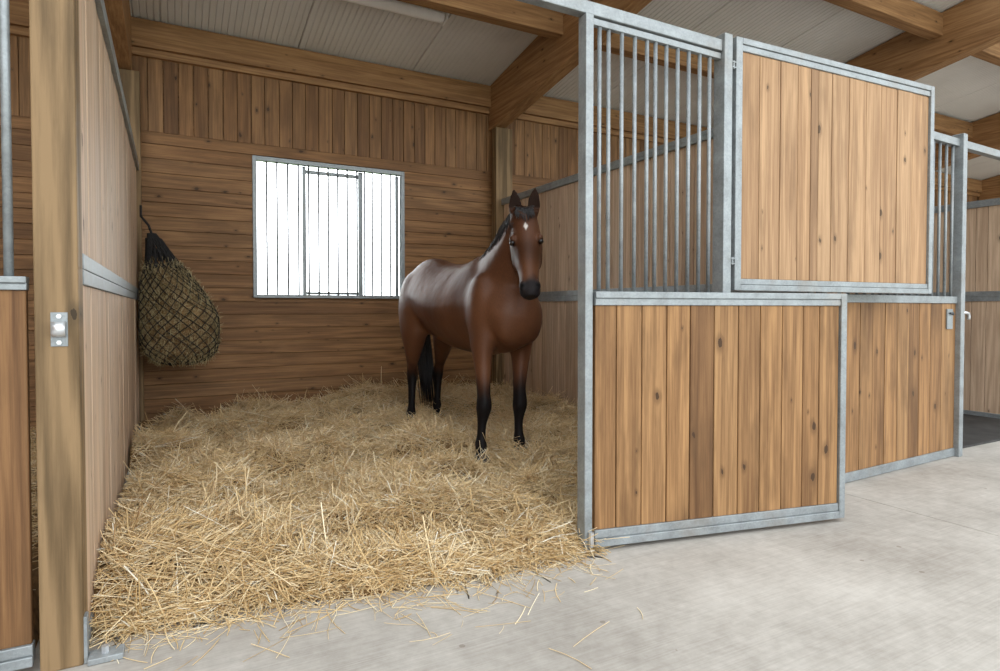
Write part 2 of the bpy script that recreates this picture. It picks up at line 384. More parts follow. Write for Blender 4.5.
# ------------------------------------------------------------------ partitions between the stalls
def partition(p0, p1, ztop, label, mid=1.34, thick=.045, bw=.128, side=1):
    M, L = frame(p0, p1); base = (p0[0], p0[1], 0)
    r = thing('stall_partition', base, label, 'partition')
    link('board_panel', boards_v(M, spaced(.02, L - .02, bw, .12), .05, mid - .055, -thick/2, thick/2), W_PART, r, .003)
    link('upper_board_panel', boards_v(M, spaced(.02, L - .02, bw, .12), mid + .055, ztop - .075, -thick/2, thick/2), W_PART, r, .003)
    for n, z, h in (('top_rail', ztop - .075, .075), ('middle_rail', mid - .055, .11), ('bottom_rail', .01, .05)):
        mb = MB(M); t = thick/2 + (.022 if n == 'top_rail' else .010)
        mb.box((0, -t, z), (L, t, z + h * .46)).box((0, -t, z + h * .5), (L, t, z + h)).box((.002, -t + .004, z + h * .4), (L - .002, t - .004, z + h * .6))
        link(n, mb, GALV, r, .003)
    return r
partition((-.315, 2.575), (-.345, 6.895), 2.62, 'tall boarded partition on the left with pale boards and steel rails')
partition((3.72, 6.875), (3.72, 2.60), 2.60, 'boarded partition behind the horse, steel rails along top and middle')
partition((7.90, 6.875), (7.90, 2.75), 2.40, 'boarded partition of the far stall at the right edge')
partition((-4.5, 6.9), (-4.5, 2.6), 2.6, 'boarded partition of the stall beyond the left edge')

# ------------------------------------------------------------------ horse stall front: post, overhead rail, grille
PX, PY = 1.795, 2.465
PA, PBB = (PX, PY), (2.80, 2.475)
sf = thing('stall_front', (PX, PY, 0), 'steel stall front with upright bar grille beside the open stall', 'stall front')
mb = MB(); mb.box((PX - .030, PY - .033, .0), (PX + .016, PY + .033, 2.632)); link('post', mb, GALV, sf, .004)
mb = MB(); mb.box((-.28, PY - .02, 2.637), (2.704, PY + .04, 2.70)); link('overhead_rail', mb, GALV, sf, .004)
for za, zb in ((2.595, 2.628), (1.25, 1.285)): link('grille_rail', MB().box((PX + .018, PY - .012, za), (2.702, PY + .018, zb)), GALV, sf, .003)
for p in (598.9, 607.9, 621, 633.9, 646, 654.4, 665.2, 676.4, 687.4, 698.2, 708.0):
    xx = PX + on_line(p, (PX, PY), (3, PY)); mb = MB(); mb.tube([(xx, PY + .003, 1.285), (xx, PY + .003, 2.595)], .0108, 10)
    link('bar', mb, GALV, sf, 0, True)
mb = MB(); mb.box((2.705, PY - .035, 0), (2.768, PY + .045, 2.735)); link('hinge_post', mb, GALV, sf, .004)
M, L = frame((PX + .02, PY), (2.702, PY))
link('board_panel', boards_v(M, spaced(.0, L, .128, .1), .08, 1.25, -.012, .02), W_FRONT, sf, .002)
mb = MB(); mb.box((PX + .018, PY - .014, .03), (2.702, PY + .022, .08)); link('bottom_rail', mb, GALV, sf, .003)
# stretch behind the upper gate as far as the partition
for za, zb in ((2.50, 2.56), (1.23, 1.27), (.03, .07)): link('closing_rail', MB().box((2.79, PY, za), (3.69, PY + .04, zb)), GALV, sf, .003)
M, L = frame((2.79, PY + .02), (3.70, PY + .02))
link('closing_board_panel', boards_v(M, spaced(.0, L, .128, .1), .07, 1.23, -.012, .016), W_FRONT, sf, .002)

# ------------------------------------------------------------------ gates
def gate(name, p0, p1, z0, z1, seams, label, stiles=(True, True), rail=(.045, .05), bm=None):
    M, L = frame(p0, p1); T = .052
    r = thing(name, (p0[0], p0[1], z0), label, 'gate')
    sl = .050 if stiles[0] else 0.0; sr = .040 if stiles[1] else 0.0
    hb, ht = rail
    if stiles[0]: link('stile', MB(M).box((0, 0, z0), (sl, T, z1)), GALV, r, .004)
    if stiles[1]: link('stile', MB(M).box((L - sr, 0, z0), (L, T, z1)), GALV, r, .004)
    for n, a, b in (('top_rail', z1 - 2 * ht, z1), ('bottom_rail', z0, z0 + 2 * hb)):
        h = b - a; mb = MB(M); outer_hi = n == 'top_rail'
        if outer_hi: mb.box((sl, .0, a + h * .52), (L - sr, T, b)).box((sl, .006, a), (L - sr, T - .004, a + h * .48)).box((sl, .012, a + h * .4), (L - sr, T - .01, a + h * .6))
        else: mb.box((sl, .0, a), (L - sr, T, a + h * .48)).box((sl, .006, a + h * .52), (L - sr, T - .004, b)).box((sl, .012, a + h * .4), (L - sr, T - .01, a + h * .6))
        link(n, mb, GALV, r, .003)
    xs = [sl + .001] + [on_line(p, p0, p1) for p in seams] + [L - sr - .001]
    link('board_panel', boards_v(M, xs, z0 + 2 * hb, z1 - 2 * ht, .014, .044, .0045, .002), bm or W_FRONT, r, .0025)
    return r, M, L
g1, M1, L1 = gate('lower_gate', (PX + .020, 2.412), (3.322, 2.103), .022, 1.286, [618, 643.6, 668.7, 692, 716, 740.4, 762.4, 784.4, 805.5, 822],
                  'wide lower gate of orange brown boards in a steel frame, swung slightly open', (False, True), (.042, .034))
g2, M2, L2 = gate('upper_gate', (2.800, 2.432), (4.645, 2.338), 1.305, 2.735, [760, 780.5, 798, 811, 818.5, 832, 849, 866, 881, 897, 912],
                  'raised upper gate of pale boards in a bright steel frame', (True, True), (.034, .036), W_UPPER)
for z in (1.45, 2.55):
    mb = MB(); mb.tube([(2.786, 2.44, z), (2.786, 2.44, z + .045)], .007, 10).box((2.770, 2.432, z + .005), (2.800, 2.45, z + .011)).box((2.770, 2.432, z + .034), (2.800, 2.45, z + .040))
    link('hinge', mb, GALV, g2)
mb = MB(); mb.tube([(PX + .0, 2.42, .03), (PX + .0, 2.42, .10)], .014, 8); link('hinge', mb, ZINC, g1)
# gate of the left neighbour
g3, M3, L3 = gate('lower_gate', (-1.70, 2.470), (-.425, 2.455), .03, 1.305, [on for on in (-420, -260, -150, -60)],
                  'lower gate with steel rails and brown boards cut off by the left edge', (True, False), (.035, .022))
mb = MB(M3)
for px in (7.5,):
    s0 = on_line(px, (-1.70, 2.470), (-.425, 2.455)); mb.tube([(s0, .026, 1.306), (s0, .026, 2.69)], .0135, 10)
link('bar', mb, GALV, g3, 0, True)
for k in range(6):
    s0 = on_line(7.5, (-1.70, 2.470), (-.425, 2.455)) - .105 * (k + 1); mb = MB(M3); mb.tube([(s0, .026, 1.306), (s0, .026, 2.69)], .0135, 10); link('bar', mb, GALV, g3, 0, True)
link('grille_rail', MB(M3).box((0, .0, 2.69), (L3, .05, 2.74)), GALV, g3, .003)

# ------------------------------------------------------------------ neighbouring stall front on the right
q0, q1 = (3.80, 2.560), (5.62, 2.635)
M, L = frame(q0, q1)
nf = thing('stall_front', (q0[0], q0[1], 0), 'neighbouring stall front with boards below a grille, behind the open gate', 'stall front')
xs = [0.03] + [on_line(p, q0, q1) for p in (860.5, 873, 885.5, 898, 909.5, 920, 931, 942)] + [L - .03]
xs = [x for i, x in enumerate(xs) if i == 0 or x > xs[i-1] + .03]
link('board_panel', boards_v(M, xs, .07, 1.245, .0, .035), W_FRONT, nf, .003)
link('bottom_rail', MB(M).box((0, -.008, .004), (L, .045, .07)), GALV, nf, .003)
link('middle_rail', MB(M).box((0, -.012, 1.245), (L, .045, 1.30)), GALV, nf, .003)
link('top_rail', MB(M).box((0, -.012, 2.51), (L + 2.2, .045, 2.57)), GALV, nf, .003)
link('post', MB(M).box((L - .035, -.04, 0), (L + .03, .05, 2.61)), GALV, nf, .006)
link('post', MB(M).box((-.03, -.0, 0), (.03, .05, 2.51)), GALV, nf, .006)
link('post', MB(M).box((L + 2.14, -.02, 0), (L + 2.20, .05, 2.51)), GALV, nf, .006)
s_ = on_line(952.3, q0, q1); st = .103; k = 0
while s_ > .1:
    mb = MB(M); mb.tube([(s_, .015, 1.30), (s_, .015, 2.51)], .0115, 8); link('bar', mb, GALV, nf, 0, True); s_ -= st
sx = on_line(948.5, q0, q1)
pl = link('latch_plate', MB(M).box((sx - .045, -.012, 1.04), (sx + .045, -.001, 1.20)), GALV, nf, .001)
link('latch_pull', MB(M).tube([(sx + .035, -.02, 1.155), (sx, -.03, 1.17), (sx - .02, -.02, 1.165)], .008, 8), DARKM, pl)
hx = L + .045
mb = MB(M); mb.tube([(hx - .03, -.03, 1.17), (hx + .015, -.035, 1.17), (hx + .05, -.035, 1.165), (hx + .062, -.035, 1.14), (hx + .055, -.035, 1.115)], .013, 8); link('hook', mb, ZINC, nf, 0, True)

mb = MB(); mb.box((5.72, 2.74, .001), (7.84, 6.80, .018)); solo('rubber_mat', mb, RUBBER, (6.8, 4.8, .001), 'dark rubber mat on the floor of the far right stall', 'mat', None, .004)
# groove in the aisle floor

# ------------------------------------------------------------------ tube lamp
lx0, lx1, ly = .85, 2.47, 5.86; lz = zc(ly)
lr = thing('ceiling_light', (1.66, ly, lz - .1), 'long white tube lamp with clear cover mounted under the roof sheeting', 'lamp')
def tilt(mb):
    mb.v = [(v[0], v[1], v[2] - (v[1] - ly) * RS) for v in mb.v]; return mb
link('housing', tilt(MB().box((lx0, ly - .075, lz - .05), (lx1, ly + .075, lz - .006))), LAMPBODY, lr, .008)
mb = MB(); rings = []
for xx, k in ((lx0 + .01, .8), (lx0 + .03, 1), (lx1 - .03, 1), (lx1 - .01, .8)):
    rings.append([(xx, ly + cos(a) * .066 * k, lz - .052 - sin(a) * .075 * k) for a in [PI * i / 8 for i in range(9)]])
link('diffuser', tilt(mb.ring_loft(rings)), PLASTIC, lr, 0, True)
for xx in (lx0 + .2, lx0 + .6, lx1 - .6, lx1 - .2):
    link('clip', tilt(MB().box((xx - .008, ly - .08, lz - .07), (xx + .008, ly - .070, lz - .03))), ZINC, lr)
link('end_cap', tilt(MB().box((lx1 - .004, ly - .07, lz - .12), (lx1 + .016, ly + .07, lz - .01))), LAMPBODY, lr, .006)

# ------------------------------------------------------------------ value noise on arrays
class VN:
    def __init__(s, seed): s.t = np.random.default_rng(seed).random((64, 64))
    def __call__(s, x, y):
        xi = np.floor(x).astype(int); yi = np.floor(y).astype(int); fx = x - xi; fy = y - yi
        fx = fx * fx * (3 - 2 * fx); fy = fy * fy * (3 - 2 * fy); t = s.t
        a = t[xi % 64, yi % 64]; b = t[(xi+1) % 64, yi % 64]; c = t[xi % 64, (yi+1) % 64]; d = t[(xi+1) % 64, (yi+1) % 64]
        return (a * (1-fx) + b * fx) * (1-fy) + (c * (1-fx) + d * fx) * fy
n1, n2, n3, n4, n5 = VN(1), VN(2), VN(3), VN(4), VN(5)
EDX = np.array([-.30, -.15, .0, .25, .5, .75, 1.0, 1.3, 1.6, 1.8, 1.95, 3.7])
EDY = np.array([2.62, 2.60, 2.60, 2.60, 2.55, 2.50, 2.46, 2.44, 2.44, 2.42, 2.56, 2.58])
def edge(x): return np.interp(x, EDX, EDY)
def H(x, y):
    d = y - edge(x) - .10 * (n5(x * 3.1, y * 0 + 3.3) - .5)
    base = .10 + .12 * np.clip((y - 4.5) / 2.4, 0, 1) ** 1.5 * np.clip((x - .1) / 1.6, 0, 1) - .07 * np.clip((y - 5) / 2, 0, 1) * np.clip((.9 - x) / 1.2, 0, 1) + .05 * np.clip((1.2 - x) / 1.4, 0, 1) * np.clip(1 - abs(y - 3.3), 0, 1)
    lump = .10 * (n1(x * 1.7 + 9, y * 1.7) - .5) + .22 * (n2(x * 3.1, y * 3.1) - .5) + .06 * (n3(x * 8, y * 8) - .5)
    k = np.clip(d / .42, 0, 1); k = k ** .7
    h = np.maximum((base + lump) * k, .006 * (d > -.02))
    h = np.where(d < 0, 0, h)
    for hx_, hy_ in ((1.99, 4.0), (2.385, 4.12), (1.98, 5.48), (2.36, 5.76)):
        k = np.exp(-((x - hx_) ** 2 + (y - hy_) ** 2) / .026); h = h * (1 - k) + np.minimum(h, .045) * k
    return h

def make_straws(px, py, pz, yaw, pitch, L, W, bend, roll, rnd):
    n = len(px); T = np.array([-.5, -.17, .17, .5]); k = 3
    d = np.stack([np.cos(yaw) * np.cos(pitch), np.sin(yaw) * np.cos(pitch), np.sin(pitch)], 1)
    u = np.stack([-np.sin(yaw), np.cos(yaw), np.zeros(n)], 1)
    w = np.cross(d, u)
    bd = u * np.cos(roll)[:, None] + w * np.sin(roll)[:, None]
    P = np.stack([px, py, pz], 1)
    V = np.empty((n, 4, k, 3))
    for i, t in enumerate(T):
        c = P + d * (L * t)[:, None] + bd * (bend * (t * t - .1) * 4 * L)[:, None]
        for j in range(k):
            a = 2 * PI * j / k; ww = W * (.5 if j else .5)
            V[:, i, j] = c + u * (np.cos(a) * ww)[:, None] + w * (np.sin(a) * ww * .55)[:, None]
    V[..., 2] = np.maximum(V[..., 2], .002)
    base = (np.arange(n) * 12)[:, None, None]
    q = []
    for i in range(3):
        for j in range(k):
            q.append([i*k+j, i*k+(j+1) % k, (i+1)*k+(j+1) % k, (i+1)*k+j])
    Fq = (base + np.array(q)[None]).reshape(-1, 4)
    return V.reshape(-1, 3), Fq, np.repeat(rnd, 12)
def mesh_np(name, V, Fq, rnd, mats, matidx=None):
    me = bpy.data.meshes.new(name); me.vertices.add(len(V)); me.vertices.foreach_set('co', V.astype(np.float32).ravel())
    me.loops.add(Fq.size); me.loops.foreach_set('vertex_index', Fq.astype(np.int32).ravel())
    me.polygons.add(len(Fq)); me.polygons.foreach_set('loop_start', (np.arange(len(Fq)) * 4).astype(np.int32))
    for m in mats: me.materials.append(m)
    if matidx is not None: me.polygons.foreach_set('material_index', matidx.astype(np.int32))
    a = me.attributes.new('rnd', 'FLOAT', 'POINT'); a.data.foreach_set('value', rnd.astype(np.float32))
    me.update(calc_edges=True); me.validate(); return me

# straw bedding: one heap nobody could count
gx = np.arange(-.30, 3.70, .03); gy = np.arange(2.30, YR - .01, .03)
GX, GY = np.meshgrid(gx, gy, indexing='ij'); GH = H(GX, GY) - .022; GH = np.maximum(GH, .003) * (GH > .004) - .004 * (GH <= .004)
Vb = np.stack([GX, GY, GH], -1).reshape(-1, 3); nx, ny = GX.shape
ii, jj = np.meshgrid(np.arange(nx - 1), np.arange(ny - 1), indexing='ij'); a = (ii * ny + jj).ravel()
Fb = np.stack([a, a + ny, a + ny + 1, a + 1], 1)
def clump_yaw(x, y): return 2 * PI * (n4(x * 1.3, y * 1.3) * 1.6 + n2(x * 3, y * 3 + 20) * .5)
NS = 92000
X0 = rng.uniform(-.29, 3.69, NS * 3); dist = rng.random(NS * 3) ** 1.25; Y0 = 2.38 + (YR - 2.44) * dist
keep = (Y0 > edge(X0) + .00) ; keep &= (X0 > .32 * (Y0 - 7.2)) 
X0, Y0 = X0[keep][:NS], Y0[keep][:NS]; n = len(X0)
yaw = np.where(rng.random(n) < .45, clump_yaw(X0, Y0) + rng.normal(0, .5, n), rng.uniform(0, 2 * PI, n))
pit = rng.normal(0, .26, n) + np.where(rng.random(n) < .10, rng.uniform(.15, .9, n), 0)
Ls = rng.gamma(5, .036, n).clip(.06, .42); Ws = rng.uniform(.003, .0075, n)
z = H(X0, Y0) + rng.uniform(-.030, .024, n) + np.abs(np.sin(pit)) * Ls * .15
bend = rng.normal(0, .05, n); roll = rng.uniform(0, 2 * PI, n)
rn = np.clip(rng.beta(2.4, 1.9, n) * .9 + .12 * (n3(X0 * 4, Y0 * 4) - .5), 0, 1); rn = np.where(rng.random(n) < .03, 1.0, rn)
Xc = np.clip(X0, -.29 + np.abs(np.cos(yaw)) * Ls * .5, 3.69 - np.abs(np.cos(yaw)) * Ls * .5); Yc = np.minimum(Y0, YR - .01 - np.abs(np.sin(yaw)) * Ls * .5)
V1, F1, R1 = make_straws(Xc, Yc, z, yaw, pit, Ls, Ws, bend, roll, rn)
# loose stalks fanning out over the concrete
m = 1500; xe = rng.uniform(-.22, 1.75, m); off = rng.exponential(.075, m); ye = edge(xe) + .10 - off
xe = np.concatenate([xe, rng.uniform(.7, 1.75, 60)]); ye = np.concatenate([ye, 2.42 - rng.exponential(.13, 60)]); off = np.concatenate([off, np.full(60, .3)])
m = len(xe)
yw = rng.uniform(0, 2 * PI, m)
V2, F2, R2 = make_straws(xe, ye, rng.uniform(.003, .03, m) * (off < .12) + .004, yw, rng.normal(0, .03, m), rng.gamma(5, .028, m).clip(.04, .26), rng.uniform(.002, .005, m), rng.normal(0, .05, m), np.where(rng.random(m) < .5, 0, PI) + rng.normal(0, .1, m), rng.beta(2.2, 1.8, m))
Vs = np.concatenate([Vb, V1, V2]); Fs = np.concatenate([Fb, F1 + len(Vb), F2 + len(Vb) + len(V1)])
Rs = np.concatenate([np.zeros(len(Vb)), R1, R2]); mi = np.concatenate([np.zeros(len(Fb)), np.ones(len(F1) + len(F2))])
o = bpy.data.objects.new('straw_bedding', mesh_np('straw_bedding', Vs, Fs, Rs, [UNDER, STRAW], mi)); C.objects.link(o)
tag(o, 'deep golden straw bedding spread over the stall floor, spilling onto the concrete', 'straw', None, 'stuff')

# straw in the neighbouring stall, seen through the slit beside the left post
gx = np.arange(-1.7, -.44, .05); gy = np.arange(2.62, 6.8, .05); GX, GY = np.meshgrid(gx, gy, indexing='ij'); nx, ny = GX.shape
GZ = .09 + .06 * n2(GX * 4, GY * 4); GZ[0, :] = GZ[-1, :] = GZ[:, 0] = GZ[:, -1] = .001; Vb = np.stack([GX, GY, GZ], -1).reshape(-1, 3); ii, jj = np.meshgrid(np.arange(nx - 1), np.arange(ny - 1), indexing='ij'); a = (ii * ny + jj).ravel(); Fb = np.stack([a, a + ny, a + ny + 1, a + 1], 1)
m = 6000; xe = rng.uniform(-1.6, -.56, m); ye = rng.uniform(2.72, 6.7, m)
V2, F2, R2 = make_straws(xe, ye, .12 + .06 * n2(xe * 4, ye * 4), rng.uniform(0, 2 * PI, m), rng.normal(0, .2, m), rng.uniform(.08, .22, m), rng.uniform(.003, .006, m), rng.normal(0, .05, m), rng.uniform(0, 6, m), rng.beta(2, 2, m))
o = bpy.data.objects.new('straw_bedding', mesh_np('straw_bedding', np.concatenate([Vb, V2]), np.concatenate([Fb, F2 + len(Vb)]), np.concatenate([np.zeros(len(Vb)), R2]), [UNDER, STRAW], np.concatenate([np.zeros(len(Fb)), np.ones(len(F2))]))); C.objects.link(o)
tag(o, 'straw in the next stall, glimpsed through the narrow slit beside the left post', 'straw', None, 'stuff')

# ------------------------------------------------------------------ hay net
hn = thing('hay_net', (.0, 6.55, .64), 'full black hay net hanging on the left partition', 'hay net')
hc = Vector((.02, 6.55, 0)); prof = [(.68, .08), (.71, .21), (.78, .30), (.88, .345), (1.02, .365), (1.16, .35), (1.30, .305), (1.44, .245), (1.56, .175), (1.68, .11), (1.80, .065), (1.90, .035)]
def netpt(z, a, k=1.0, extra=0):
    r = float(np.interp(z, [p[0] for p in prof], [p[1] for p in prof])) * k + extra
    cx = hc.x + .02 - .23 * max(0, (z - 1.15) / .75) ** 1.0; cy = hc.y + .02 * (z - 1)
    r2 = r * (1 + .05 * sin(3 * a + z * 4) + .04 * sin(5 * a - z * 7))
    return Vector((cx + cos(a) * r2 * .93, cy + sin(a) * r2 * .80, z))
rings = [[netpt(z, 2 * PI * j / 32, .97) for j in range(32)] for z in np.linspace(.68, 1.60, 30)]
hb = MB().ring_loft(rings); hb_o = link('hay', hb, UNDER, hn, 0, True)
nh = 6500; zz = .70 + .92 * rng.random(nh) ** 1.05; aa = rng.uniform(0, 2 * PI, nh); pts = np.array([list(netpt(z_, a_, .98)) for z_, a_ in zip(zz, aa)]) 
nrm = np.arctan2(np.sin(aa), np.cos(aa)); yawh = nrm + PI / 2 + rng.normal(0, .9, nh); pith = rng.normal(-.25, .9, nh)
Vh, Fh, Rh = make_straws(pts[:, 0], pts[:, 1], pts[:, 2], yawh, pith, rng.uniform(.05, .16, nh), rng.uniform(.0025, .0055, nh), rng.normal(0, .1, nh), rng.uniform(0, 2 * PI, nh), np.clip(rng.beta(1.8, 1.5, nh), 0, 1))
bx = pts[:, 0].repeat(12)
Vh[:, 0] = np.maximum(Vh[:, 0], -.30)
Vh -= np.array(list(hn.location)); me = mesh_np('hay_stalks', Vh, Fh, Rh, [HAY]); ho = bpy.data.objects.new('hay_stalks', me); C.objects.link(ho); ho.parent = hb_o
ho['kind'] = 'stuff'; ho['label'] = 'stalks of hay poking out through the mesh'
net = MB(); nc = 22
for sgn in (1, -1):
    for i in range(nc):
        pth = []
        for z_ in np.linspace(.67, 1.86, 30):
            a_ = 2 * PI * i / nc + sgn * (z_ - .67) * 3.1 + .05 * sin(z_ * 9 + i * 1.7) + .02 * sin(z_ * 31 + i)
            p = netpt(z_, a_, 1.0, .022); p.x = max(p.x, -.296); pth.append(p)
        net.tube(pth, .0044, 4)
link('net', net, BLACK, hn)
rp = MB(); top = netpt(1.88, 0, 0)
rp.tube([top, Vector((top.x - .03, top.y + .02, 1.98)), Vector((-.275, 6.56, 2.06)), Vector((-.275, 6.58, 2.16))], .012, 6)
rp.tube([netpt(1.86, 0), netpt(1.72, .1, 1, .012), netpt(1.52, -.1, 1, .015)], .011, 6)
for i in range(16):
    a_ = 2 * PI * i / 16; rp.tube([netpt(1.58, a_, 1, .006), netpt(1.78, a_ + .2, 1, .006), netpt(1.9, a_, .9), top], .012, 5)
link('cord', rp, BLACK, hn)

# ------------------------------------------------------------------ horse
def catmull(vals, t):
    i = min(int(t), len(vals) - 2); f = t - i
    p0 = vals[max(i-1, 0)]; p1 = vals[i]; p2 = vals[i+1]; p3 = vals[min(i+2, len(vals)-1)]
    return .5 * ((2*p1) + (-p0+p2)*f + (2*p0-5*p1+4*p2-p3)*f*f + (-p0+3*p1-3*p2+p3)*f**3)
def loft(mb, secs, k=24, sub=4, egg=0.0, flip=False):
    # a section: centre, u axis, v axis, ru, rv
    A = [np.concatenate([np.array(s[0]), np.array(s[1]), np.array(s[2]), [s[3], s[4]]]).astype(float) for s in secs]
    rings = []; T = np.linspace(0, len(A) - 1, (len(A) - 1) * sub + 1)
    for t in T:
        s = catmull(A, t); c, u, v, ru, rv = s[:3], s[3:6], s[6:9], max(s[9], .004), max(s[10], .004)
        ring = []
        for j in range(k):
            a = 2 * PI * j / k; sw = 1 - egg * max(0, sin(a)) ** 1.2 - egg * 1.35 * max(0, -sin(a)) ** 1.3
            ring.append(c + u * (cos(a) * ru * sw) + v * (sin(a) * rv))
        rings.append(ring)
    mb.ring_loft(rings)
def ell(mb, c, r, M=None, k=16):
    rings = []
    for i in range(1, 12):
        p = PI * i / 12; rings.append([tuple(Vector(c) + (M or Matrix.Identity(3)) @ Vector((r[0]*sin(p)*cos(2*PI*j/k), r[1]*sin(p)*sin(2*PI*j/k), -r[2]*cos(p)))) for j in range(k)])
    mb.ring_loft(rings)
def ax(y): return 2.31 - (y - 4.2) * .093
hm = MB(); U = (1, .09, 0); V = (0, 0, 1)
torso = [(3.93, 1.16, .05, .07), (3.97, 1.16, .15, .17), (4.05, 1.16, .225, .25), (4.17, 1.18, .262, .32), (4.33, 1.22, .272, .385), (4.5, 1.235, .275, .425), (4.72, 1.215, .295, .395), (4.95, 1.22, .312, .38),
         (5.15, 1.25, .312, .375), (5.35, 1.30, .298, .375), (5.52, 1.325, .28, .36), (5.68, 1.315, .245, .315), (5.80, 1.29, .185, .24), (5.87, 1.27, .09, .13), (5.89, 1.27, .03, .05)]
loft(hm, [((ax(y), y, z_), U, V, w_, h_) for y, z_, w_, h_ in torso], 28, 3, .22)
# muscle masses
ell(hm, (ax(4.3) - .20, 4.28, 1.18), (.10, .17, .30)); ell(hm, (ax(4.3) + .20, 4.28, 1.18), (.10, .17, .30))
ell(hm, (ax(5.55) - .17, 5.56, 1.20), (.13, .24, .36)); ell(hm, (ax(5.6) + .18, 5.62, 1.18), (.13, .24, .36))
ell(hm, (ax(4.1) - .09, 4.06, 1.11), (.12, .10, .19)); ell(hm, (ax(4.1) + .09, 4.07, 1.11), (.12, .10, .19))
ell(hm, (ax(4.45), 4.50, 1.56), (.06, .22, .11))
# neck
nk = [((2.30, 4.42, 1.34), .21, .36), ((2.295, 4.27, 1.47), .185, .30), ((2.285, 4.13, 1.60), .145, .235), ((2.275, 4.02, 1.71), .118, .185), ((2.262, 3.94, 1.80), .10, .15), ((2.25, 3.88, 1.87), .088, .115), ((2.245, 3.84, 1.92), .07, .07)]
secs = []
for i, (c, w_, d_) in enumerate(nk):
    p = Vector(nk[max(i-1, 0)][0]); q = Vector(nk[min(i+1, len(nk)-1)][0]); t = (q - p).normalized()
    u = Vector((1, 0, 0)); v = u.cross(t).normalized(); v = v if v.z > 0 else -v; v = Vector((0, v.y, v.z)).normalized()
    secs.append((c, tuple(u), tuple(v), w_, d_))
loft(hm, secs, 24, 4, .30)
# head
Pp = Vector((2.243, 3.845, 1.935)); Mm = Vector((2.152, 3.600, 1.318)); HA = (Mm - Pp); HL = HA.length; HA.normalize()
wv = Vector((.866, -.50, 0)); wv = (wv - HA * wv.dot(HA)).normalized(); nv = wv.cross(HA).normalized()
if nv.y > 0: nv = -nv
def hp(t, u, n): return Pp + HA * (HL * t) + wv * u + nv * n          # n = 0 is the front of the face
hs = [(-.03, .03, .03, 0), (.0, .068, .055, .0), (.08, .094, .085, .004), (.18, .108, .120, .010), (.28, .117, .148, .012), (.38, .120, .160, .010), (.48, .110, .155, .006), (.58, .095, .130, .002), (.68, .079, .100, .001), (.78, .070, .082, .001), (.87, .071, .076, .003), (.94, .075, .074, .002), (.99, .068, .064, -.004), (1.03, .046, .040, -.014)]
loft(hm, [(tuple(hp(t, 0, -d_ + o_)), tuple(wv), tuple(nv), w_, d_) for t, w_, d_, o_ in hs], 24, 4, .12)
R3 = Matrix((wv, nv, HA)).transposed()
for s in (-1, 1):
    ell(hm, hp(.45, s * .075, -.165), (.040, .085, .12), R3)        # cheeks
    ell(hm, hp(.345, s * .098, -.050), (.026, .038, .034), R3)        # brow over the eye
    ell(hm, hp(.915, s * .046, -.030), (.030, .034, .045), R3)       # nostril rims
    ell(hm, hp(.60, s * .058, -.075), (.018, .022, .10), R3)
ell(hm, hp(.965, 0, -.105), (.045, .035, .040), R3)                  # chin
ell(hm, hp(.66, 0, -.150), (.040, .035, .16), R3)                    # lower jaw
# ears
EAR = []
for s in (-1, 1):
    b0 = hp(.045, s * .066, -.045); tip = b0 + Vector((0, 0, .205)) + wv * (s * .012) + nv * .012
    rings = []
    for i, (t, w_, dd) in enumerate(((-.2, .026, .036), (0, .036, .046), (.2, .046, .048), (.42, .050, .044), (.65, .043, .036), (.85, .027, .024), (.97, .012, .012), (1.03, .005, .006))):
        c = b0.lerp(tip, t); ring = []
        for j in range(20):
            a = 2 * PI * j / 20; xx = cos(a) * w_; yy = sin(a) * dd
            if sin(a) > 0 and t > .05: yy = -dd * .25 * sin(a)                # hollow open side towards the front
            ring.append(c + wv * xx + nv * (yy - .0))
        rings.append(ring)
    hm.ring_loft(rings); EAR.append((b0, tip))
# legs
def leg(secs_, fwd=(0, 1, 0)):
    loft(hm, [((x_, y_, z_), (1, 0, 0), (0, 1, 0), rx * (1.12 if z_ < .6 else 1.04), ry * (1.10 if z_ < .6 else 1.04)) for (x_, y_, z_, rx, ry) in secs_], 18, 4)
leg([(2.13, 4.27, 1.08, .11, .15), (2.11, 4.26, .96, .095, .13), (2.098, 4.24, .84, .074, .098), (2.088, 4.205, .70, .058, .070), (2.078, 4.175, .56, .045, .052), (2.072, 4.155, .49, .051, .055), (2.067, 4.15, .44, .053, .054), (2.060, 4.150, .38, .040, .045), (2.048, 4.145, .32, .030, .036), (2.035, 4.13, .24, .029, .036), (2.022, 4.11, .18, .040, .047), (2.012, 4.075, .135, .036, .042), (2.0, 4.05, .11, .042, .048), (1.993, 4.035, .07, .056, .062)])
leg([(2.475, 4.33, 1.08, .12, .15), (2.485, 4.33, .96, .102, .13), (2.487, 4.32, .84, .080, .098), (2.472, 4.30, .70, .060, .070), (2.452, 4.275, .56, .045, .052), (2.447, 4.26, .47, .050, .055), (2.443, 4.255, .42, .052, .054), (2.438, 4.255, .36, .040, .045), (2.430, 4.25, .30, .031, .036), (2.422, 4.235, .22, .031, .036), (2.415, 4.215, .16, .041, .047), (2.402, 4.185, .118, .036, .042), (2.39, 4.16, .10, .042, .048), (2.385, 4.15, .06, .056, .062)])
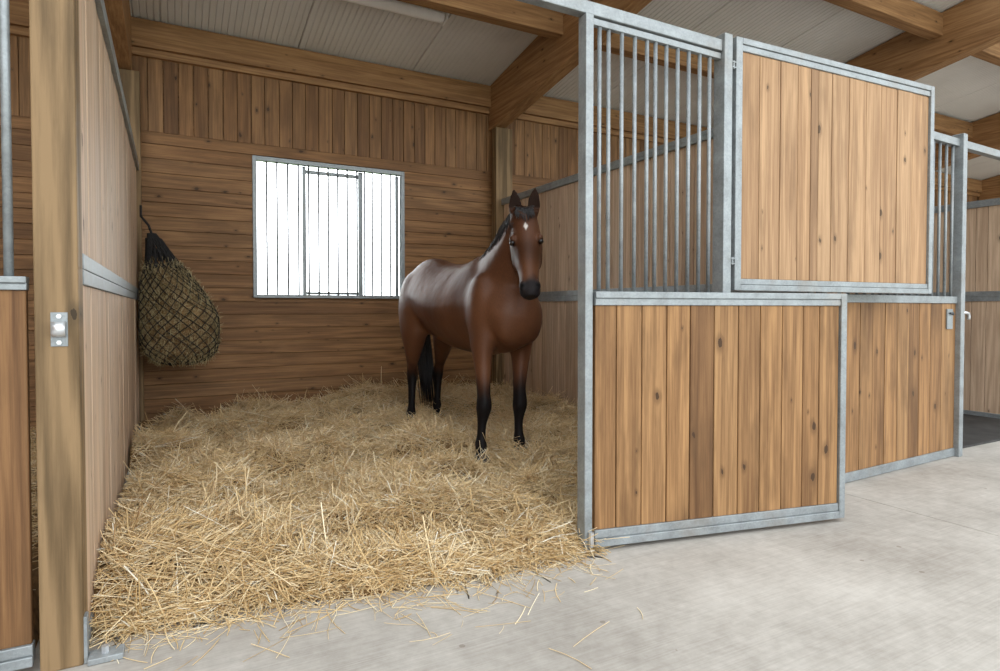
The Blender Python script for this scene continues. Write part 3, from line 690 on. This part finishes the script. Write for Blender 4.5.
def hleg(dx, dy, sx):
    leg([(2.02+dx, 5.56+dy, 1.12, .13, .20), (2.015+dx, 5.55+dy, .98, .115, .185), (2.02+dx, 5.57+dy, .86, .092, .145), (2.03+dx, 5.62+dy, .74, .066, .095), (2.045+dx, 5.68+dy, .64, .046, .064), (2.055+dx, 5.715+dy, .57, .043, .060), (2.055+dx, 5.715+dy, .51, .043, .055), (2.045+dx, 5.69+dy, .44, .034, .043), (2.03+dx, 5.655+dy, .35, .030, .036), (2.015+dx, 5.62+dy, .26, .030, .036), (2.0+dx, 5.59+dy, .20, .040, .047), (1.99+dx, 5.55+dy, .155, .035, .042), (1.985+dx, 5.52+dy, .12, .045, .05), (1.98+dx, 5.505+dy, .085, .056, .062)])
hleg(0, 0, 1)
leg([(x_ - (.025 if z_ < .9 else 0), y_, z_, a_, b_) for x_, y_, z_, a_, b_ in [(2.36, 5.60, 1.12, .13, .20), (2.38, 5.62, .98, .115, .185), (2.40, 5.68, .86, .096, .145), (2.42, 5.77, .74, .070, .095), (2.435, 5.86, .64, .048, .064), (2.44, 5.91, .57, .044, .060), (2.44, 5.92, .51, .043, .055), (2.435, 5.915, .44, .035, .043), (2.425, 5.90, .35, .031, .036), (2.415, 5.885, .26, .031, .036), (2.405, 5.865, .21, .040, .047), (2.395, 5.83, .165, .036, .042), (2.39, 5.80, .13, .045, .05), (2.385, 5.785, .09, .056, .062)]])

tm = bpy.data.meshes.new('tmp'); tm.from_pydata(hm.v, [], hm.f)
to = bpy.data.objects.new('tmp', tm); C.objects.link(to)
md = to.modifiers.new('r', 'REMESH'); md.mode = 'VOXEL'; md.voxel_size = .008; md.use_smooth_shade = True
sm = to.modifiers.new('s', 'SMOOTH'); sm.factor = .5; sm.iterations = 4
bpy.context.view_layer.update(); dg = bpy.context.evaluated_depsgraph_get()
hme = bpy.data.meshes.new_from_object(to.evaluated_get(dg)); hme.name = 'horse_body'
bpy.data.objects.remove(to, do_unlink=True)
HLOC = Vector((2.25, 4.9, .06))
nv_ = len(hme.vertices); co = np.empty(nv_ * 3, np.float32); hme.vertices.foreach_get('co', co); co = co.reshape(-1, 3).astype(float)
# relax the trunk, neck and thighs so that the muscle masses run into one another
ne_ = len(hme.edges); ed = np.empty(ne_ * 2, np.int32); hme.edges.foreach_get('vertices', ed); ed = ed.reshape(-1, 2)
deg = np.bincount(ed.ravel(), minlength=nv_).astype(float); deg[deg == 0] = 1
hd = np.linalg.norm((co - np.array(list(Pp.lerp(Mm, .45)))) * np.array([1, 1, .62]), axis=1)
wt = np.clip((co[:, 2] - .62) / .2, 0, 1) * np.clip((hd - .26) / .12, 0, 1)
for _ in range(70):
    sm_ = np.stack([np.bincount(ed[:, 0], co[ed[:, 1], c_], nv_) + np.bincount(ed[:, 1], co[ed[:, 0], c_], nv_) for c_ in range(3)], 1) / deg[:, None]
    co += (sm_ - co) * (.6 * wt)[:, None]
def sst(a, b, x): t = np.clip((x - a) / (b - a), 0, 1); return t * t * (3 - 2 * t)
bay = np.array([.078, .029, .0135]); dark = np.array([.010, .008, .008]); warm = np.array([.135, .053, .0235])
nzv = np.array([mnoise.noise(Vector(p) * 3.0) for p in co]); nzf = np.array([mnoise.noise(Vector((p[0]*20, p[1]*20, p[2]*6))) for p in co])
k = np.clip(.5 + .9 * nzv, 0, 1)[:, None]; col = bay * (1 - k) + warm * k
# black points: lower legs, muzzle, ears
lz = co[:, 2] + .05 * nzf
legk = 1 - sst(.50, .74, lz); col = col * (1 - legk[:, None]) + dark * legk[:, None]
rel = co - np.array(list(Pp)); th = rel @ np.array(list(HA)) / HL; uh = rel @ np.array(list(wv)); nh_ = rel @ np.array(list(nv))
inhead = (np.abs(uh) < .16) & (nh_ > -.34) & (th > -.4) & (th < 1.2) & (co[:, 1] < 3.98)
mk = sst(.76, .90, th + .05 * nzf) * inhead; col = col * (1 - mk[:, None]) + np.array([.016, .013, .014]) * mk[:, None]
hk = (sst(.30, .50, th) * (1 - sst(.5, .72, th)) * .35 * inhead); col = col * (1 - hk[:, None])
pale = (sst(.80, .93, th) * sst(-.035, -.06, nh_) * 0) 
ek = np.maximum((1 - sst(-.02, .06, th)) * inhead * sst(1.90, 1.96, co[:, 2]), (1 - sst(.06, .16, th)) * inhead * sst(-.09, -.05, nh_) * .6); col = col * (1 - .82 * ek[:, None])
for (t_, u_, rr) in ((.385, .112, .05), (.385, -.112, .05)):
    e = np.array(list(hp(t_, u_, -.05))); dk = (1 - sst(.012, rr, np.linalg.norm(co - e, axis=1)))[:, None] * .8; col = col * (1 - dk)
for s in (-1, 1):
    e = np.array(list(hp(.925, s * .052, -.004))); dk = (1 - sst(.006, .022, np.linalg.norm(co - e, axis=1)))[:, None]; col = col * (1 - dk) + np.array([.002, .002, .002]) * dk
e = np.array(list(hp(.235, .0, .012))); rr = co - e; dd = np.abs(rr @ np.array(list(wv))) / .017 + np.abs(rr @ np.array(list(HA))) / .034
sk = (1 - sst(.6, 1.15, dd + .25 * nzf)) * (nh_ > -.05) * inhead; col = col * (1 - sk[:, None]) + np.array([.62, .58, .55]) * sk[:, None]
ca = hme.color_attributes.new('coat', 'FLOAT_COLOR', 'POINT'); ca.data.foreach_set('color', np.concatenate([col, np.ones((nv_, 1))], 1).astype(np.float32).ravel())
hme.vertices.foreach_set('co', (co - np.array(list(HLOC))).astype(np.float32).ravel()); hme.update()
m, nt, b = new_mat('horse_coat'); a = N(nt, 'ShaderNodeAttribute'); a.attribute_name = 'coat'
tc = N(nt, 'ShaderNodeTexCoord'); mp = N(nt, 'ShaderNodeMapping'); mp.inputs['Scale'].default_value = (180, 60, 60); nt.links.new(tc.outputs['Object'], mp.inputs['Vector'])
hn_ = noise_tex(nt, mp.outputs[0], 1, 4, .6)
nt.links.new(mixc(nt, 1.0, a.outputs['Color'], ramp(nt, hn_, [(.3, (.8, .8, .8)), (.7, (1.12, 1.12, 1.12))]), 'MULTIPLY'), b.inputs['Base Color'])
nt.links.new(math_n(nt, 'MULTIPLY_ADD', hn_, .3, .33), b.inputs['Roughness']); spl = N(nt, 'ShaderNodeRGBToBW'); nt.links.new(a.outputs['Color'], spl.inputs[0]); nt.links.new(math_n(nt, 'MINIMUM', math_n(nt, 'MULTIPLY_ADD', spl.outputs[0], 4.5, .05), .32), b.inputs['Specular IOR Level']); b.inputs['Sheen Weight'].default_value = .0; b.inputs['Sheen Roughness'].default_value = .4
bp = N(nt, 'ShaderNodeBump'); bp.inputs['Strength'].default_value = .12; bp.inputs['Distance'].default_value = .003; nt.links.new(hn_, bp.inputs['Height'])
mp2 = N(nt, 'ShaderNodeMapping'); mp2.inputs['Scale'].default_value = (5, 6, 3.2); mp2.inputs['Rotation'].default_value = (.5, 0, 0); nt.links.new(tc.outputs['Object'], mp2.inputs['Vector'])
bp2 = N(nt, 'ShaderNodeBump'); bp2.inputs['Strength'].default_value = .35; bp2.inputs['Distance'].default_value = .03; nt.links.new(noise_tex(nt, mp2.outputs[0], 1, 2, .45), bp2.inputs['Height'])
nt.links.new(bp.outputs[0], bp2.inputs['Normal']); nt.links.new(bp2.outputs[0], b.inputs['Normal'])
COAT = m
hme.materials.clear(); hme.materials.append(COAT); hme.polygons.foreach_set('use_smooth', [True] * len(hme.polygons))
horse = thing('horse', HLOC, 'dark bay horse with small white star standing in the straw', 'horse')
ho = bpy.data.objects.new('body', hme); C.objects.link(ho); ho.parent = horse
HAIR = plain('black_horse_hair', (.010, .008, .009), .42, 0, .5, 40)
EYE = plain('eye', (.006, .004, .004), .06); HOOF = plain('hoof_horn', (.030, .026, .024), .45, 0, .3)
for s in (-1, 1):
    mb = MB(); ell(mb, hp(.385, s * .1025, -.048), (.021, .024, .020), R3, 14); link('eye', mb, EYE, horse, 0, True)
for (x_, y_, z_) in ((1.993, 4.03, .045), (2.385, 4.145, .040), (1.98, 5.50, .06), (2.36, 5.78, .065)):
    mb = MB(); rings = []
    for t, r in ((0, .070), (.35, .066), (.8, .056), (1.0, .050)):
        rings.append([(x_ + cos(2*PI*j/18) * r, y_ - (1 - t) * .018 + sin(2*PI*j/18) * r * 1.1, z_ + t * .075) for j in range(18)])
    link('hoof', mb.ring_loft(rings), HOOF, horse, .004, True)
def lock(mb, p0, p1, p2, r, k=5, n=7):
    pts = []
    for i in range(n + 1):
        t = i / n; pts.append(p0 * (1-t)**2 + p1 * 2*t*(1-t) + p2 * t*t)
    mb.tube(pts, [max(.0012, r * (1 - .85 * (i / n) ** 1.6)) for i in range(n + 1)], k)
# mane along the crest, falling on the near side
mane = MB(); crest = [Vector((2.25, 3.905, 1.965)), Vector((2.262, 4.00, 1.925)), Vector((2.27, 4.09, 1.885)), Vector((2.28, 4.19, 1.81)), Vector((2.29, 4.30, 1.74)), Vector((2.295, 4.42, 1.675))]
cr = np.array([list(c) for c in crest])
for i in range(260):
    t = random.random() * (len(crest) - 1.001); c = Vector(catmull(cr, t)) ; c.z -= .012
    f = t / (len(crest) - 1); ln = random.uniform(.11, .19) * (1 - .3 * f)
    out = .070 + .02 * f
    p1 = c + Vector((-out * random.uniform(.7, 1.15), random.uniform(-.03, .02), .015)); p2 = c + Vector((-out * random.uniform(1.0, 1.35) - .02 * f, random.uniform(-.06, .03), -ln))
    lock(mane, c + Vector((random.uniform(-.01, .012), 0, 0)), p1, p2, random.uniform(.006, .011))
link('mane', mane, HAIR, horse, 0, True)
fo = MB()
for i in range(170):
    u = random.uniform(-.055, .055); p0 = hp(-.03, u * .6, -.06); p0.z += .012
    lock(fo, p0, hp(.03, u * 1.1, .050), hp(random.uniform(.05, .21) - abs(u) * 1.2, u * 1.3 + random.uniform(-.012, .012), random.uniform(.014, .022)), random.uniform(.005, .009))
link('forelock', fo, HAIR, horse, 0, True)
tl = MB()
for i in range(150):
    a = random.uniform(0, 2*PI); r = random.random() ** .5
    p0 = Vector((2.165 + .02 * cos(a), 5.86, 1.47 + .03 * sin(a))); 
    e = Vector((2.335 + .085 * cos(a) * r, 5.99 + .05 * sin(a) * r, random.uniform(.14, .42)))
    md_ = Vector((2.29 + .11 * cos(a) * r, 6.10 + .06 * sin(a) * r, 1.12))
    lock(tl, p0, md_, e, random.uniform(.008, .014), 5, 9)
link('tail', tl, HAIR, horse, 0, True)

# ------------------------------------------------------------------ light: daylight
wd = bpy.data.worlds.new('sky'); bpy.context.scene.world = wd; wd.use_nodes = True; nt = wd.node_tree
bg = nt.nodes['Background']; tc = nt.nodes.new('ShaderNodeTexCoord'); sp = nt.nodes.new('ShaderNodeSeparateXYZ'); nt.links.new(tc.outputs['Generated'], sp.inputs[0])
c = ramp(nt, sp.outputs[2], [(0, (.55, .60, .50)), (.02, (.80, .86, .88)), (.3, (.95, .98, 1.0)), (1, (.92, .96, 1.0))]); nt.links.new(c, bg.inputs[0])
front = math_n(nt, 'MULTIPLY_ADD', math_n(nt, 'MAXIMUM', math_n(nt, 'MULTIPLY', sp.outputs[1], -1), 0), 1.3, 1.75)
nt.links.new(math_n(nt, 'MULTIPLY_ADD', math_n(nt, 'MAXIMUM', sp.outputs[1], 0), 6.0, front), bg.inputs[1])

# ------------------------------------------------------------------ camera
cam = bpy.data.cameras.new('camera'); co_ = bpy.data.objects.new('camera', cam); C.objects.link(co_); bpy.context.scene.camera = co_
cam.sensor_width = 36; cam.lens = 36 * F / 1000; cam.clip_start = .05; cam.clip_end = 300
cam.shift_y = (CY - 335.5) / 1000
co_.location = (0, 0, CAMH); co_.rotation_euler = (PI/2 - PITCH, 0, -YAW)
vs = bpy.context.scene.view_settings; vs.view_transform = 'Standard'; vs.look = 'None'; vs.gamma = 1; vs.exposure = .22; vs.use_curve_mapping = False
bpy.context.scene.cycles.max_bounces = 10; bpy.context.scene.cycles.diffuse_bounces = 5
